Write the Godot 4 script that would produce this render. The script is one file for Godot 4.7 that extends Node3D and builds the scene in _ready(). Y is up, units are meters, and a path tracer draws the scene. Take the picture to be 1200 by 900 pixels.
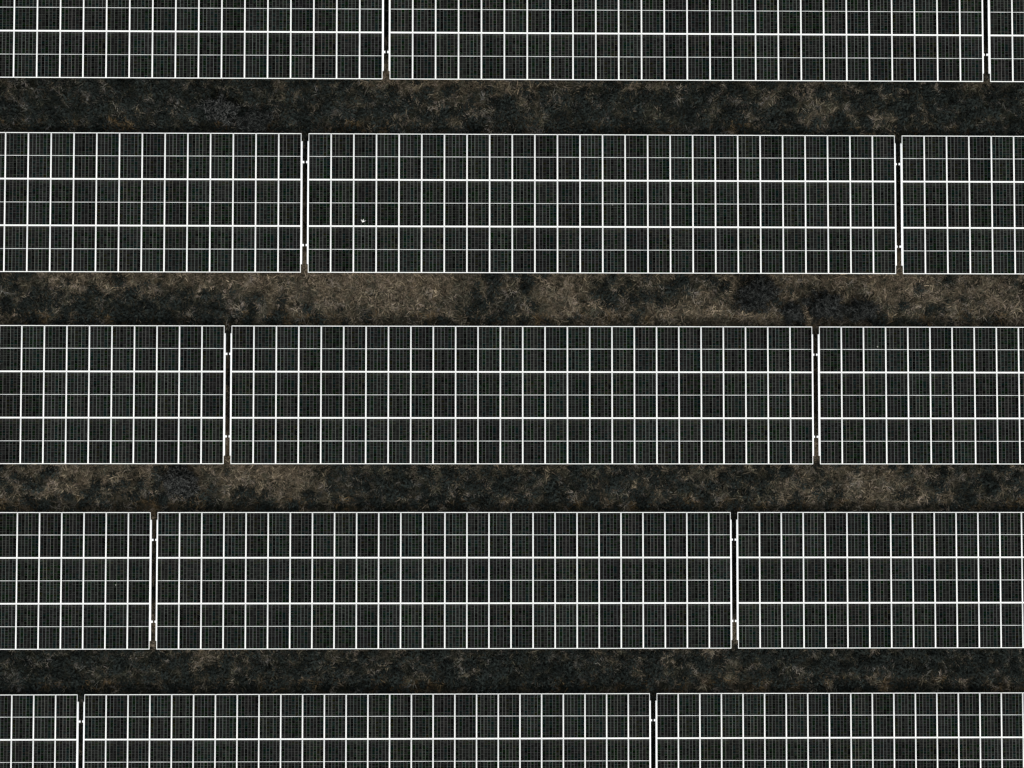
extends Node3D
# A solar farm seen from the air. x runs along the rows, z down the slope of the field (towards the bottom of the picture), y is up.

const PITCH_X := 1.154          # panel to panel along a row
const SLOPE := 7.132            # three panels up the slope of a table
const PITCH_S := SLOPE / 3.0
const TILT := 0.17453
const FRAME := 0.0238          # width of a frame bar seen from above; those across are a little wider
const MIDDLE := 0.021           # white strip between the two halves of a panel
const COLUMNS := 26
const TABLE_LENGTH := COLUMNS * PITCH_X
const TABLE_GAP := 0.358
const CLEARANCE := 0.8          # low edge of a table above the ground
const ROW_X := [9.688, 5.502, 1.459, -2.568, -6.669]
const ROW_Z := [-16.636, -6.911, 2.920, 12.733, 22.597]
const ROW_Y := [-0.353, -0.158, 0.0, -0.199, -0.441]

var rng := RandomNumberGenerator.new()
var bumps := FastNoiseLite.new()
var patches := FastNoiseLite.new()
var mottle := FastNoiseLite.new()
var tufts := FastNoiseLite.new()
var M := {}

# ---------------------------------------------------------------- helpers
func numbered(called: String) -> String:
	if not has_node(NodePath(called)):
		return called
	var n := 1
	while has_node(NodePath("%s_%03d" % [called, n])):
		n += 1
	return "%s_%03d" % [called, n]

func tag(o: Node3D, label := "", category := "", group := "", kind := "") -> void:
	if label: o.set_meta("label", label)
	if category: o.set_meta("category", category)
	if group: o.set_meta("group", group)
	if kind: o.set_meta("kind", kind)

func thing(called: String, at: Vector3, label: String, category: String, group := "") -> Node3D:
	var o := Node3D.new()
	o.name = numbered(called)
	add_child(o)
	o.position = at
	tag(o, label, category, group)
	return o

func part(called: String, mesh: Mesh, mat: Material, parent: Node3D, at := Transform3D()) -> MeshInstance3D:
	var o := MeshInstance3D.new()
	o.mesh = mesh
	o.material_override = mat
	o.transform = at
	if parent == self:
		o.name = numbered(called)
		add_child(o)
		return o
	var n := 0
	var nm := called
	while parent.has_node(NodePath(nm)):
		n += 1
		nm = "%s_%03d" % [called, n]
	o.name = nm
	parent.add_child(o)
	return o

func begin() -> SurfaceTool:
	var st := SurfaceTool.new()
	st.begin(Mesh.PRIMITIVE_TRIANGLES)
	return st

func tri(st: SurfaceTool, a: Vector3, b: Vector3, c: Vector3) -> void:
	st.add_vertex(a); st.add_vertex(b); st.add_vertex(c)

# corners clockwise seen from the front
func quad(st: SurfaceTool, a: Vector3, b: Vector3, c: Vector3, d: Vector3) -> void:
	tri(st, a, b, c); tri(st, a, c, d)

# a box with chamfered long upper edges
func box(st: SurfaceTool, lo: Vector3, hi: Vector3, ch := 0.0) -> void:
	var c := ch
	var a := [Vector3(lo.x, lo.y, lo.z), Vector3(hi.x, lo.y, lo.z), Vector3(hi.x, lo.y, hi.z), Vector3(lo.x, lo.y, hi.z)]
	var m := [Vector3(lo.x, hi.y - c, lo.z), Vector3(hi.x, hi.y - c, lo.z), Vector3(hi.x, hi.y - c, hi.z), Vector3(lo.x, hi.y - c, hi.z)]
	var t := [Vector3(lo.x + c, hi.y, lo.z + c), Vector3(hi.x - c, hi.y, lo.z + c), Vector3(hi.x - c, hi.y, hi.z - c), Vector3(lo.x + c, hi.y, hi.z - c)]
	quad(st, t[0], t[1], t[2], t[3])
	quad(st, a[3], a[2], a[1], a[0])
	for i in 4:
		var j := (i + 1) % 4
		quad(st, a[i], a[j], m[j], m[i])
		if c > 0.0:
			quad(st, m[i], m[j], t[j], t[i])

func flat(st: SurfaceTool, x0: float, z0: float, x1: float, z1: float, y: float) -> void:
	quad(st, Vector3(x0, y, z0), Vector3(x1, y, z0), Vector3(x1, y, z1), Vector3(x0, y, z1))

func done(st: SurfaceTool) -> ArrayMesh:
	st.generate_normals()
	return st.commit()

func mat(c: Color, rough := 0.8, spec := 0.5, vertex := false) -> StandardMaterial3D:
	var m := StandardMaterial3D.new()
	m.albedo_color = c.linear_to_srgb()
	m.roughness = rough
	m.metallic_specular = spec
	m.vertex_color_use_as_albedo = vertex
	return m

# ---------------------------------------------------------------- the lie of the land
func lie(z: float) -> float:
	var k := 0
	if z <= ROW_Z[0]:
		return ROW_Y[0] - CLEARANCE + (z - ROW_Z[0]) * 0.02
	while k < 3 and z > ROW_Z[k + 1]:
		k += 1
	var t: float = (z - ROW_Z[k]) / (ROW_Z[k + 1] - ROW_Z[k])
	return lerpf(ROW_Y[k], ROW_Y[k + 1], minf(t, 2.0)) - CLEARANCE

func ground_y(x: float, z: float) -> float:
	return lie(z) + bumps.get_noise_2d(x, z) * 0.14

# how dry (1, straw brown) or green and scrubby (0) the growth is at a place, with sunlight painted in at the slot ends
const DRY := [  # x, z, radius x, radius z, weight
	[8.0, 0.6, 6.0, 1.2, 0.5], [13.0, 0.9, 3.4, 1.2, 0.22], [19.5, 0.9, 2.6, 1.2, 0.22], [36.0, 0.9, 7.0, 1.4, 0.3], [25.0, 2.3, 4.5, 0.5, 0.3], [28.0, -0.3, 6.0, 0.7, 0.25],
	[0.0, 10.8, 3.2, 1.4, 0.25], [3.8, 10.8, 1.8, 1.0, 0.42], [18.0, 10.6, 2.0, 0.8, 0.2], [35.0, 11.6, 6.0, 1.0, 0.22], [-6.0, 10.4, 4.0, 0.8, 0.2],
	[10.0, -9.4, 7.0, 0.40, 0.28], [22.0, -9.45, 12.0, 0.35, 0.22], [30.0, -8.2, 5.5, 0.9, 0.12], [-6.0, 0.2, 7.0, 0.8, 0.25],
	[36.0, 22.2, 8.0, 0.4, 0.3], [18.0, 20.0, 24.0, 0.5, 0.14], [0.5, 20.6, 2.6, 0.9, 0.2],
	[16.0, 16.2, 40.0, 2.5, 0.15], [16.0, 6.4, 40.0, 2.5, 0.3], [16.0, -3.4, 40.0, 2.5, 0.25],
]
const STRIP := [-0.10, 0.10, 0.02, -0.06]     # the strips between the rows, from the top
const LUSH := [
	[14.7, 1.3, 1.9, 1.2, 0.55], [-3.5, 2.0, 4.5, 0.7, 0.45], [22.0, 1.2, 1.8, 0.9, 0.3], [26.5, 0.8, 2.2, 0.8, 0.3], [-9.5, 1.0, 2.5, 2.0, 0.3],
	[11.0, 11.6, 4.5, 1.0, 0.3], [25.0, 11.6, 5.0, 1.3, 0.25], [-2.0, 11.8, 2.6, 1.0, 0.3], [39.0, 11.5, 3.0, 1.2, 0.15],
	[-8.0, -8.0, 5.5, 1.5, 0.4], [3.0, -7.8, 4.0, 1.0, 0.25], [40.5, -8.0, 3.0, 2.0, 0.3], [17.0, -8.0, 5.0, 0.9, 0.2],
	[-8.0, 21.0, 5.0, 1.5, 0.35], [12.0, 21.5, 9.0, 1.0, 0.2], [40.0, 21.0, 3.0, 1.5, 0.25], [26.0, 21.2, 8.0, 0.7, 0.15],
]

func dryness_and_slot_sun(x: float, z: float) -> float:
	var d: float = 0.32 + patches.get_noise_2d(x, z) * 0.24 + mottle.get_noise_2d(x, z) * 0.34 + STRIP[clampi(int((z + 13.0) / 9.8), 0, 3)]
	for g in DRY:
		d += 0.78 * g[4] * exp(-pow((x - g[0]) / g[2], 2.0) - pow((z - g[1]) / g[3], 2.0))
	for g in LUSH:
		d -= 0.62 * g[4] * exp(-pow((x - g[0]) / g[2], 2.0) - pow((z - g[1]) / g[3], 2.0))
	for k in 5:         # sunlight painted in: brown ground made paler at the open end of the slots
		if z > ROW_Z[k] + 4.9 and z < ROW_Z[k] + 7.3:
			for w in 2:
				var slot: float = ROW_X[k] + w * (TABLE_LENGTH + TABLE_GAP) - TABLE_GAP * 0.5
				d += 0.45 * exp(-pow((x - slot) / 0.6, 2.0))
	return clampf(d, 0.0, 1.0)

func straw(d: float) -> Color:      # from dark blue-green scrub to straw, linear base colours
	var a := Color(0.0118, 0.0148, 0.0118)
	var b := Color(0.053, 0.052, 0.038)
	var c := Color(0.190, 0.153, 0.107)
	return a.lerp(b, d / 0.4) if d < 0.4 else b.lerp(c, (d - 0.4) / 0.6)

# ---------------------------------------------------------------- solar tables
var laminate_mesh: ArrayMesh
var frame_mesh: ArrayMesh
var clamp_mesh: ArrayMesh
var field_meshes := []
var dusty_meshes := []      # the same with the dust that gathers above a frame bar

func make_panel_meshes() -> void:
	# a panel lies in its own plane: x across, z up the slope, y out of the glass; its corner nearest the origin is its low left one
	var w := PITCH_X - 0.012
	var l := PITCH_S - 0.012
	var st := begin()
	box(st, Vector3(0.02, -0.020, 0.02), Vector3(w - 0.02, 0.0, l - 0.02))
	laminate_mesh = done(st)
	st = begin()
	var f := FRAME
	box(st, Vector3(0, -0.038, 0), Vector3(f, 0.006, l), 0.0025)
	box(st, Vector3(w - f, -0.038, 0), Vector3(w, 0.006, l), 0.0025)
	box(st, Vector3(f, -0.038, 0), Vector3(w - f, 0.0055, f + 0.0064), 0.0025)
	box(st, Vector3(f, -0.038, l - f - 0.0064), Vector3(w - f, 0.0055, l), 0.0025)
	frame_mesh = done(st)
	# half a panel of cells, six across and thirteen up; the ribbons between columns are paler than the joints between rows
	var fw := w - 2.0 * f - 0.002
	var fl := (l - 2.0 * (f + 0.0064) - MIDDLE) / 2.0
	for v in 28:
		st = begin()
		var edge := 0.010
		var cw := (fw - 2.0 * edge) / 6.0
		var ch := (fl - 2.0 * edge) / 13.0
		st.set_color(Color(0.012, 0.013, 0.012))
		flat(st, 0, 0, fw, fl, 0.0012)
		var warm := rng.randf_range(-1.0, 1.0)
		for i in range(1, 6):
			var b := 0.125 * rng.randf_range(0.45, 1.6)
			st.set_color(Color(b * (0.97 + 0.06 * warm), b * 1.02, b * (0.98 - 0.05 * warm)))
			flat(st, edge + i * cw - 0.0058, edge, edge + i * cw + 0.0058, fl - edge, 0.0022)
		for i in 6:
			var tone := rng.randf_range(0.75, 1.3)
			var green := rng.randf_range(0.0, 1.0)
			for j in 13:
				var k := tone * rng.randf_range(0.85, 1.18)
				var cc := Color(0.0042, 0.0043, 0.0039).lerp(Color(0.0034, 0.0046, 0.0041), green) * k
				if v >= 14 and j < 4:
					cc += Color(0.0125, 0.0120, 0.0110) * pow(0.5, j) * rng.randf_range(0.4, 1.3)
				st.set_color(cc)
				flat(st, edge + i * cw + 0.0058, edge + j * ch + 0.0034, edge + (i + 1) * cw - 0.0058, edge + (j + 1) * ch - 0.0034, 0.0030)
		# joints between the rows, in short lengths so that they do not all look alike
		for j in range(1, 13):
			for i in 6:
				var b := 0.075 * rng.randf_range(0.3, 1.6)
				st.set_color(Color(b, b * 1.04, b))
				flat(st, edge + i * cw + 0.0058, edge + j * ch - 0.0034, edge + (i + 1) * cw - 0.0058, edge + j * ch + 0.0034, 0.0026)
		(field_meshes if v < 14 else dusty_meshes).append(done(st))

func make_panel(parent: Node3D, column: int, up: int) -> void:
	var o := part("solar_panel", laminate_mesh, M.backing, parent, Transform3D(Basis(), Vector3(column * PITCH_X + 0.006, rng.randf_range(-0.002, 0.002), up * PITCH_S + 0.006)))
	part("frame", frame_mesh, M.frame, o)
	var l := PITCH_S - 0.012
	var fl := (l - 2.0 * (FRAME + 0.0064) - MIDDLE) / 2.0
	var glass: Material = M.cells[rng.randi() % M.cells.size()]
	for h in 2:
		var c := part("cell_field", (dusty_meshes if h == 0 and up > 0 else field_meshes)[rng.randi() % 14], glass, o, Transform3D(Basis(), Vector3(FRAME + 0.001, 0.0, FRAME + 0.0064 + h * (fl + MIDDLE))))
		c.set_meta("kind", "stuff")
	if rng.randf() < 0.010:      # a bird has sat on the frame
		var st := begin()
		var at := Vector3(rng.randf_range(0.15, 1.0), 0.0042, rng.randf_range(0.2, 2.1))
		var size := rng.randf_range(0.014, 0.032)
		var rim := []
		for k in 9:
			rim.append(at + Vector3(cos(TAU * k / 9.0), 0, sin(TAU * k / 9.0) * 1.3) * size * rng.randf_range(0.5, 1.25))
		for k in 9:
			tri(st, at, rim[k], rim[(k + 1) % 9])
		part("bird_dropping", done(st), M.dropping, o)

func slope_basis() -> Basis:
	return Basis(Vector3.RIGHT, -TILT)     # z climbs

func make_table(row: int, which: int, label: String) -> void:
	var x0: float = ROW_X[row] + which * (TABLE_LENGTH + TABLE_GAP)
	var first := 0
	var last := COLUMNS - 1
	if which < 0:    # only what can be seen, and some more, of a table that leaves the picture
		first = clampi(int((-16.0 - x0) / PITCH_X), 0, 25)
	if which > 0:
		last = clampi(int((48.5 - x0) / PITCH_X), 2, 25)
	var gy: float = ROW_Y[row] - CLEARANCE
	var t := thing("solar_table", Vector3(x0, gy, ROW_Z[row]), label, "solar array", "tables of solar panels standing in rows")
	var sb := slope_basis()
	# everything in the plane of the glass hangs from here; parts are placed one by one so that they stay parts of the table
	var plane := Transform3D(sb, Vector3(0, CLEARANCE, 0))
	for c in range(first, last + 1):
		for u in 3:
			var holder := Node3D.new()
			make_panel_at(t, plane, c, u)
			holder.free()
	var xa := first * PITCH_X
	var xb := (last + 1) * PITCH_X
	# rafters up the slope, at both ends a little outside the panels
	var n := maxi(1, roundi((xb - xa) / 4.3))
	for i in n + 1:
		var x: float = xa + 0.012 + (xb - xa - 0.024) * i / n
		var st := begin()
		box(st, Vector3(-0.062, -0.150, SLOPE * 0.056), Vector3(0.062, -0.044, SLOPE * 0.938), 0.004)
		part("rafter", done(st), M.steel, t, plane * Transform3D(Basis(), Vector3(x, 0, 0)))
	for s in [0.203, 0.800]:
		var st := begin()
		box(st, Vector3(xa - 0.128, -0.262, SLOPE * s - 0.052), Vector3(xb + 0.128, -0.152, SLOPE * s + 0.052), 0.004)
		part("purlin", done(st), M.steel, t, plane)
		for i in n + 1:
			var x: float = clampf(xa + (xb - xa) * i / n, xa + 0.5, xb - 0.5)
			var top: Vector3 = plane * Vector3(x, -0.265, SLOPE * s)
			var p := begin()
			box(p, Vector3(-0.05, -0.5, -0.03), Vector3(0.05, top.y + 0.01, 0.03))
			part("post", done(p), M.steel, t, Transform3D(Basis(), Vector3(x, 0, top.z)))

func make_panel_at(t: Node3D, plane: Transform3D, c: int, u: int) -> void:
	make_panel(t, c, u)
	var o: Node3D = t.get_child(t.get_child_count() - 1)
	o.transform = plane * o.transform

# ---------------------------------------------------------------- growth between the rows
func blade(st: SurfaceTool, base: Vector3, dir: float, lean: float, length: float, width: float, droop: float, c: Color, steps := 3) -> void:
	var out := Vector3(cos(dir), 0, sin(dir))
	var side := Vector3(-sin(dir), 0, cos(dir)) * width * 0.5
	var p := base
	var a := lean
	var prev := [p - side, p + side]
	for k in steps:
		var seg := length / steps
		p += (out * sin(a) + Vector3.UP * cos(a)) * seg
		a += droop / steps
		var s := side * (1.0 - (k + 1.0) / steps * 0.85)
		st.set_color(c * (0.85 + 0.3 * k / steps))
		quad(st, prev[0], prev[1], p + s, p - s)
		prev = [p - s, p + s]

func grass_tuft(n: int, length: float, width: float, spread: float, lean0: float, lean1: float) -> ArrayMesh:
	var st := begin()
	for i in n:
		var d := rng.randf() * TAU
		var r := sqrt(rng.randf()) * spread
		var d2 := rng.randf() * TAU
		var k := 0.35 + 1.5 * pow(rng.randf(), 1.6)
		var c := Color(k, k * rng.randf_range(0.94, 1.04), k * rng.randf_range(0.88, 1.05))
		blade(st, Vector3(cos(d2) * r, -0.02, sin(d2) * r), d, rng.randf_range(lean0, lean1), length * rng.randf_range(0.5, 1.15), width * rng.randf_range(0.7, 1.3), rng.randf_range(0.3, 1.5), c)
	return done(st)

func leafy_weed(n: int, size: float, spread: float, height: float) -> ArrayMesh:
	var st := begin()
	for i in n:
		var d := rng.randf() * TAU
		var r := sqrt(rng.randf()) * spread
		var p := Vector3(cos(d) * r, height * (1.0 - pow(r / spread, 2.0)) * rng.randf_range(0.4, 1.0), sin(d) * r)
		leaf(st, p, rng.randf() * TAU, rng.randf_range(-0.9, 0.5), size * rng.randf_range(0.6, 1.3), rng.randf_range(0.5, 1.5))
	return done(st)

func leaf(st: SurfaceTool, p: Vector3, turn: float, pitch: float, size: float, k: float) -> void:
	var f := Vector3(cos(turn) * cos(pitch), sin(pitch), sin(turn) * cos(pitch)) * size
	var s := Vector3(-sin(turn), 0.25, cos(turn)) * size * 0.27
	st.set_color(Color(k, k, k))
	quad(st, p, p + f * 0.5 + s, p + f, p + f * 0.5 - s)

func scatter(called: String, mesh: Mesh, material: Material, spots: Array, label: String, category: String) -> void:
	var mm := MultiMesh.new()
	mm.transform_format = MultiMesh.TRANSFORM_3D
	mm.use_colors = true
	mm.mesh = mesh
	mm.instance_count = spots.size()
	for i in spots.size():
		mm.set_instance_transform(i, spots[i][0])
		mm.set_instance_color(i, spots[i][1])
	var o := MultiMeshInstance3D.new()
	o.multimesh = mm
	o.material_override = material
	o.name = numbered(called)
	add_child(o)
	tag(o, label, category, "", "stuff")

func in_growth(x: float, z: float) -> float:   # share of the growth that stands here: full between the rows, thin under the tables
	for k in 5:
		var lo: float = ROW_Z[k]
		if z > lo - 0.15 and z < lo + SLOPE * cos(TILT) - 0.35:
			var inside := minf(z - lo + 0.15, lo + SLOPE * cos(TILT) - 0.35 - z)
			for w in [-1, 0, 1, 2]:     # light falls through the slots between the tables
				var slot: float = ROW_X[k] + w * (TABLE_LENGTH + TABLE_GAP) - TABLE_GAP * 0.5
				if absf(x - slot) < 0.7:
					return 0.55
			return clampf(0.6 - inside * 0.6, 0.0, 1.0)
	return 1.0

func spots_for(count: int, x0: float, x1: float, lo: float, hi: float, dry_from: float, dry_to: float, tint: Callable) -> Array:
	var out := []
	for i in count:
		var x := rng.randf_range(x0, x1)
		var z := rng.randf_range(-15.5, 29.5)
		if rng.randf() > in_growth(x, z):
			continue
		var d := dryness_and_slot_sun(x, z)
		if d < dry_from - rng.randf() * 0.15 or d > dry_to + rng.randf() * 0.15:
			continue
		var s := rng.randf_range(lo, hi)
		var b := Basis(Vector3.UP, rng.randf() * TAU).scaled(Vector3(s, s * rng.randf_range(0.7, 1.2), s))
		out.append([Transform3D(b, Vector3(x, ground_y(x, z), z)), tint.call(d, x, z)])
	return out

func make_shrub(at: Vector3, rx: float, rz: float, h: float, twig: float, label: String) -> void:
	var s := thing("shrub", at, label, "shrub", "dark shrubs in the grass between the rows")
	var st := begin()
	var lf := begin()
	var tw := begin()
	var n := int(150.0 * rx * rz / 0.8) + 60
	for i in n:
		var d := rng.randf() * TAU
		var k := sqrt(rng.randf())
		var lobes := 0.80 + 0.17 * sin(d * 2.0 + at.x) + 0.15 * sin(d * 5.0 + at.z * 2.0) + 0.10 * sin(d * 9.0 + at.x * 3.0) + rng.randfn() * 0.09
		var tip := Vector3(cos(d) * rx * k * lobes, h * sqrt(maxf(0.05, 1.0 - k * k * 0.86)) * rng.randf_range(0.75, 1.06), sin(d) * rz * k * lobes)
		var root := Vector3(cos(d) * 0.12 * k, 0.0, sin(d) * 0.12 * k)
		var mid := root.lerp(tip, 0.55) + Vector3(rng.randf_range(-0.08, 0.08), 0.10, rng.randf_range(-0.08, 0.08))
		var pts := [root, mid, tip]
		var wd := 0.020
		for q in 2:
			var a: Vector3 = pts[q]
			var b: Vector3 = pts[q + 1]
			var w0 := wd * (1.0 - 0.4 * q)
			var w1 := wd * (0.6 - 0.35 * q)
			var side := (b - a).cross(Vector3(0.3, 1.0, 0.2)).normalized()
			var up := side.cross((b - a).normalized())
			var ra := [side, (side * -0.5 + up * 0.87), (side * -0.5 - up * 0.87)]
			for e in 3:
				quad(st, a + ra[e] * w0 * 0.5, b + ra[e] * w1 * 0.5, b + ra[(e + 1) % 3] * w1 * 0.5, a + ra[(e + 1) % 3] * w0 * 0.5)
		# side twigs and leaves along the outer part of the branch
		for q in 6:
			var f := rng.randf_range(0.8, 1.04)
			var p := mid.lerp(tip, f)
			var dd := rng.randf() * TAU
			var kk := 0.12 + 1.9 * pow(rng.randf(), 3.5)
			blade(tw, p, dd, rng.randf_range(0.2, 1.3), rng.randf_range(0.10, 0.24), 0.017, 0.5, Color(kk, kk, kk), 2)
		for q in 20:
			var p := mid.lerp(tip, rng.randf_range(0.2, 0.95)) + Vector3(rng.randfn() * 0.07, rng.randfn() * 0.05 - 0.03, rng.randfn() * 0.07)
			p.y = maxf(p.y, 0.03)
			leaf(lf, p, rng.randf() * TAU, rng.randf_range(-1.0, 0.6), rng.randf_range(0.045, 0.10), rng.randf_range(0.5, 1.6))
	part("branches", done(st), M.bark, s)
	part("twigs", done(tw), M.twig_pale if twig > 0.5 else M.twig, s)
	part("crown", done(lf), M.shrub_leaf, s)

# ---------------------------------------------------------------- a white bird over the second row
func make_bird(at: Vector3) -> void:
	var b := thing("bird", at, "small white bird gliding low over the second row of solar panels", "bird")
	b.rotation = Vector3(0.0, -0.2, 0.0)
	b.scale = Vector3.ONE * 0.56
	# body: a lathe along z with the head towards the camera's bottom edge of the picture
	var prof := [[-0.150, 0.004], [-0.120, 0.014], [-0.070, 0.032], [-0.010, 0.042], [0.040, 0.036], [0.066, 0.022], [0.084, 0.021], [0.102, 0.022], [0.116, 0.013], [0.122, 0.003]]
	var st := begin()
	st.set_smooth_group(0)
	for i in prof.size() - 1:
		for k in 10:
			var a := TAU * k / 10.0
			var c := TAU * (k + 1) / 10.0
			var z0: float = prof[i][0]
			var z1: float = prof[i + 1][0]
			var r0: float = prof[i][1]
			var r1: float = prof[i + 1][1]
			var lift0 := 0.012 if i > 5 else 0.0
			var lift1 := 0.012 if i + 1 > 5 else 0.0
			quad(st, Vector3(cos(a) * r0, sin(a) * r0 * 0.9 + lift0, z0), Vector3(cos(a) * r1, sin(a) * r1 * 0.9 + lift1, z1), Vector3(cos(c) * r1, sin(c) * r1 * 0.9 + lift1, z1), Vector3(cos(c) * r0, sin(c) * r0 * 0.9 + lift0, z0))
	part("body", done(st), M.plumage, b)
	st = begin()
	tri(st, Vector3(0, 0.016, 0.148), Vector3(-0.006, 0.012, 0.118), Vector3(0.006, 0.012, 0.118))
	tri(st, Vector3(0, 0.008, 0.148), Vector3(0.006, 0.012, 0.118), Vector3(-0.006, 0.012, 0.118))
	part("beak", done(st), M.beak, b)
	for s in [-1.0, 1.0]:
		st = begin()
		var lead := [Vector3(0.03, 0.02, 0.045), Vector3(0.10, 0.045, 0.030), Vector3(0.17, 0.055, -0.050), Vector3(0.215, 0.055, -0.120)]
		var trail := [Vector3(0.03, 0.012, -0.035), Vector3(0.10, 0.035, -0.032), Vector3(0.158, 0.048, -0.085), Vector3(0.21, 0.053, -0.124)]
		for i in 3:
			var a: Vector3 = lead[i]; var c: Vector3 = lead[i + 1]; var e: Vector3 = trail[i + 1]; var g: Vector3 = trail[i]
			a.x *= s; c.x *= s; e.x *= s; g.x *= s
			var dn := Vector3(0, -0.007, 0)
			quad(st, a, c, e, g)
			quad(st, a + dn, g + dn, e + dn, c + dn)
			quad(st, a, a + dn, c + dn, c)
			quad(st, g, e, e + dn, g + dn)
		part("wing", done(st), M.plumage, b)
	st = begin()
	quad(st, Vector3(-0.014, 0.004, -0.13), Vector3(0.014, 0.004, -0.13), Vector3(0.024, 0.004, -0.175), Vector3(-0.024, 0.004, -0.175))
	quad(st, Vector3(-0.014, -0.003, -0.13), Vector3(-0.024, -0.001, -0.175), Vector3(0.024, -0.001, -0.175), Vector3(0.014, -0.003, -0.13))
	part("tail", done(st), M.plumage, b)

# ---------------------------------------------------------------- the scene
func _ready() -> void:
	rng.seed = 20417
	# camera: a drone's lens nearly a hundred metres up, looking square on to the tilted glass
	var cam := Camera3D.new()
	cam.name = "camera"
	var a := -0.12605
	var r := Basis(Vector3.RIGHT, a) * Basis(Vector3.UP, 0.00118) * Basis(Vector3.BACK, 0.01968)
	cam.transform = Transform3D(Basis(r * Vector3.RIGHT, r * Vector3.FORWARD, r * Vector3.UP), Vector3(14.0016, 96.5704, -6.2944))
	cam.keep_aspect = Camera3D.KEEP_HEIGHT
	cam.fov = rad_to_deg(2.0 * atan(450.0 / 2200.0))
	cam.near = 0.5
	cam.far = 3000.0
	add_child(cam)
	# an overcast sky, brightest overhead
	var env := Environment.new()
	env.background_mode = Environment.BG_SKY
	var sm := ProceduralSkyMaterial.new()
	sm.sky_top_color = Color(0.95, 0.965, 0.975)
	sm.sky_horizon_color = Color(0.63, 0.64, 0.645)
	sm.sky_curve = 0.5
	sm.ground_bottom_color = Color(0.12, 0.12, 0.11)
	sm.ground_horizon_color = Color(0.40, 0.42, 0.43)
	var sky := Sky.new()
	sky.sky_material = sm
	env.sky = sky
	env.tonemap_mode = Environment.TONE_MAPPER_LINEAR
	env.tonemap_exposure = 1.55
	env.sdfgi_enabled = true
	env.ssao_enabled = true
	env.ssil_enabled = true
	var we := WorldEnvironment.new()
	we.name = "world_environment"
	we.environment = env
	add_child(we)
	var sun := DirectionalLight3D.new()
	sun.name = "sun"
	sun.light_energy = 0.5
	sun.light_color = Color(1.0, 0.975, 0.94)
	sun.light_angular_distance = 10.0
	sun.shadow_enabled = true
	sun.rotation_degrees = Vector3(-60, 24, 0)
	add_child(sun)

	bumps.seed = 5; bumps.frequency = 0.16; bumps.fractal_octaves = 4
	patches.seed = 11; patches.frequency = 0.11; patches.fractal_octaves = 4
	mottle.seed = 23; mottle.frequency = 1.1; mottle.fractal_octaves = 3
	tufts.seed = 31; tufts.frequency = 2.2; tufts.fractal_octaves = 2

	M.frame = mat(Color(0.84, 0.85, 0.84), 0.45)
	M.steel = mat(Color(0.80, 0.81, 0.82), 0.5)
	M.backing = mat(Color(0.72, 0.74, 0.73), 0.5)
	M.cells = []
	for k in 9:
		var t := 0.72 + 0.03 * k
		M.cells.append(mat(Color(t, t * (0.98 + 0.008 * (k * 5 % 9)), t * 0.98), 0.20 + 0.012 * (k * 4 % 9), 0.026 + 0.003 * (k * 7 % 9), true))
	M.grass = mat(Color(0.88, 0.88, 0.88), 0.9, 0.15, true)
	M.twig = mat(Color(0.070, 0.074, 0.070), 0.9, 0.2, true)
	M.twig_pale = mat(Color(0.125, 0.128, 0.122), 0.9, 0.2, true)
	M.bark = mat(Color(0.020, 0.019, 0.018), 0.9, 0.15)
	M.shrub_leaf = mat(Color(0.0062, 0.0078, 0.0077), 0.85, 0.15, true)
	M.dropping = mat(Color(0.20, 0.20, 0.18), 0.9, 0.2)
	M.plumage = mat(Color(0.82, 0.82, 0.80), 0.8, 0.3)
	M.beak = mat(Color(0.45, 0.25, 0.05), 0.6)

	# ground, one sheet to the horizon: fine where it can be seen, coarse beyond
	var xs := []
	var zs := []
	for v in [-900.0, -300.0, -100.0, -40.0]: xs.append(v)
	for i in 261: xs.append(-18.0 + i * 0.26)
	for v in [75.0, 130.0, 330.0, 930.0]: xs.append(v)
	for v in [-900.0, -300.0, -90.0, -40.0]: zs.append(v)
	for i in 201: zs.append(-19.0 + i * 0.26)
	for v in [50.0, 100.0, 300.0, 900.0]: zs.append(v)
	var st := begin()
	var nz := zs.size()
	for x in xs:
		for z in zs:
			var far: bool = x < -20.0 or x > 55.0 or z < -25.0 or z > 40.0
			var d := 0.35 if far else dryness_and_slot_sun(x, z)
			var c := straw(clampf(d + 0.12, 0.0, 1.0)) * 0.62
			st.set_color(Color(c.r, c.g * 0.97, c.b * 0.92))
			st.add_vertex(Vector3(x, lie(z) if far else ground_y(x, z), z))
	for i in xs.size() - 1:
		for j in nz - 1:
			var k := i * nz + j
			for v in [k, k + nz, k + nz + 1, k, k + nz + 1, k + 1]:
				st.add_index(v)
	st.generate_normals()
	var soil := mat(Color(0.88, 0.88, 0.88), 0.95, 0.2, true)
	var grain := FastNoiseLite.new()
	grain.seed = 8; grain.frequency = 0.03; grain.fractal_octaves = 5
	var gt := NoiseTexture2D.new()
	gt.width = 1024; gt.height = 1024; gt.seamless = true; gt.noise = grain
	var ramp := Gradient.new()
	ramp.set_color(0, Color(0.55, 0.55, 0.55)); ramp.set_color(1, Color(1, 1, 1))
	gt.color_ramp = ramp
	soil.albedo_texture = gt
	soil.uv1_triplanar = true
	soil.uv1_world_triplanar = true
	soil.uv1_scale = Vector3(0.21, 0.21, 0.21)
	var ground := part("ground", st.commit(), soil, self)
	tag(ground, "", "", "", "structure")

	# the tables
	make_panel_meshes()
	var nth := ["top", "second", "third", "fourth", "bottom"]
	for k in 5:
		make_table(k, -1, "left table of the %s row of panels, left of its first gap" % nth[k])
		make_table(k, 0, "long middle table of the %s row of panels, between two gaps" % nth[k])
		make_table(k, 1, "right table of the %s row of panels, beyond its second gap" % nth[k])

	# growth
	var x0 := -15.0
	var x1 := 48.0
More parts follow.
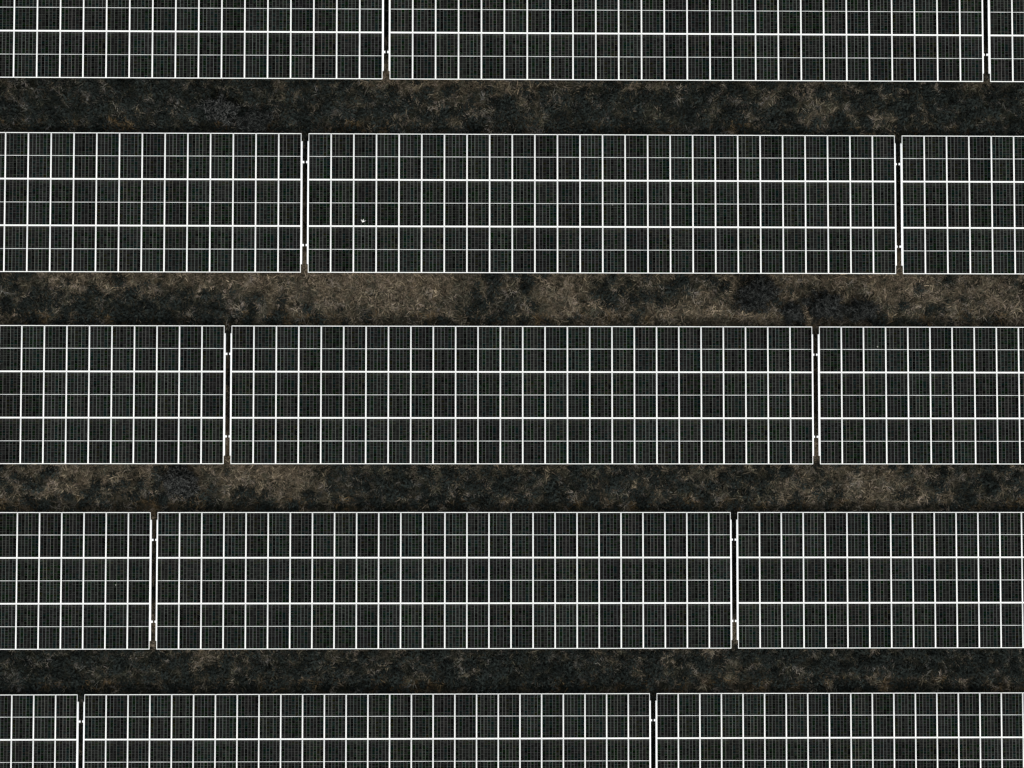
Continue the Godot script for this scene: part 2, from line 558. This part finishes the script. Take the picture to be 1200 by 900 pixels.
	var grass_tint := func(d: float, x: float, z: float) -> Color:
		var c := straw(clampf(d + rng.randfn() * 0.24, 0.0, 1.0)) * rng.randf_range(0.5, 1.5) * (1.0 + 0.9 * tufts.get_noise_2d(x, z))
		for lo in ROW_Z:     # rusty tufts just outside the low edges of the tables
			if z > lo - 0.55 and z < lo + 0.1 and patches.get_noise_2d(x * 5.0, lo) + 0.30 * rng.randfn() > 0.34:
				c = Color(0.115, 0.082, 0.044) * rng.randf_range(0.4, 1.3)
		return Color(c.r, c.g, c.b, 1.0)
	var pale_tint := func(d: float, _x: float, _z: float) -> Color:
		var k := 0.4 + 1.7 * pow(rng.randf(), 2.0)
		var c := Color(0.110, 0.112, 0.104).lerp(Color(0.23, 0.190, 0.142), clampf(d * 1.3 + rng.randfn() * 0.22, 0.0, 1.0)) * k
		return Color(c.r, c.g, c.b, 1.0)
	var weed_tint := func(_d: float, _x: float, _z: float) -> Color:
		var k := rng.randf_range(0.5, 1.7)
		return Color(0.0125 * k, 0.0158 * k, 0.0145 * k, 1.0)
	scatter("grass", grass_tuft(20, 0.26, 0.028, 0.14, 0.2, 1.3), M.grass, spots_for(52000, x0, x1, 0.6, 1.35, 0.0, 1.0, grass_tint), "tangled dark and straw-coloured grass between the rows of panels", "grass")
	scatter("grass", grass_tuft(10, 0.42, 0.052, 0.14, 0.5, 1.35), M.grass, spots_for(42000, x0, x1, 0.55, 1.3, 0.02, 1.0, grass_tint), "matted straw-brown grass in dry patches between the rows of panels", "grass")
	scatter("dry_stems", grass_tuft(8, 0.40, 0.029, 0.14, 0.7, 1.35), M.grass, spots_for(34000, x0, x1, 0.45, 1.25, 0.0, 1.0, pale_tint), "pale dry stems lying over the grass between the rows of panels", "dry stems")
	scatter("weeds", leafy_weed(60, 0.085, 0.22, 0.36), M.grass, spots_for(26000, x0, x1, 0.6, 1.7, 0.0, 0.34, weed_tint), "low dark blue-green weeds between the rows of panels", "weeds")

	# shrubs
	for s in [
		[28.6, 1.30, 1.35, 1.05, 1.15, 0.0, "broad dark shrub close below the second row, left of a tight trio of shrubs"],
		[30.5, 2.25, 0.75, 0.55, 0.95, 0.0, "smallest dark shrub, at the left of the blackest shrub above the third row's right gap"],
		[32.1, 1.85, 1.15, 0.95, 1.40, 0.0, "blackest round shrub, just above the right gap of the third row"],
		[34.1, 2.10, 1.10, 0.70, 1.15, 0.0, "low dark shrub right of the blackest shrub, against the third row's right table"],
		[1.0, -8.05, 1.00, 0.85, 1.35, 1.0, "round grey-twigged shrub in the topmost strip, left of the second row's left gap"],
		[2.7, -7.50, 1.05, 0.75, 1.05, 0.0, "dark spreading shrub just right of the round grey-twigged one in the topmost strip"],
		[-1.4, 11.20, 1.35, 0.95, 1.15, 1.0, "grey-twigged shrub in the strip below the third row, above the fourth row's left gap"],
	]:
		make_shrub(Vector3(s[0], ground_y(s[0], s[1]) - 0.02, s[1]), s[2], s[3], s[4], s[5], s[6])

	make_bird(Vector3(8.38, 2.1, -2.54))
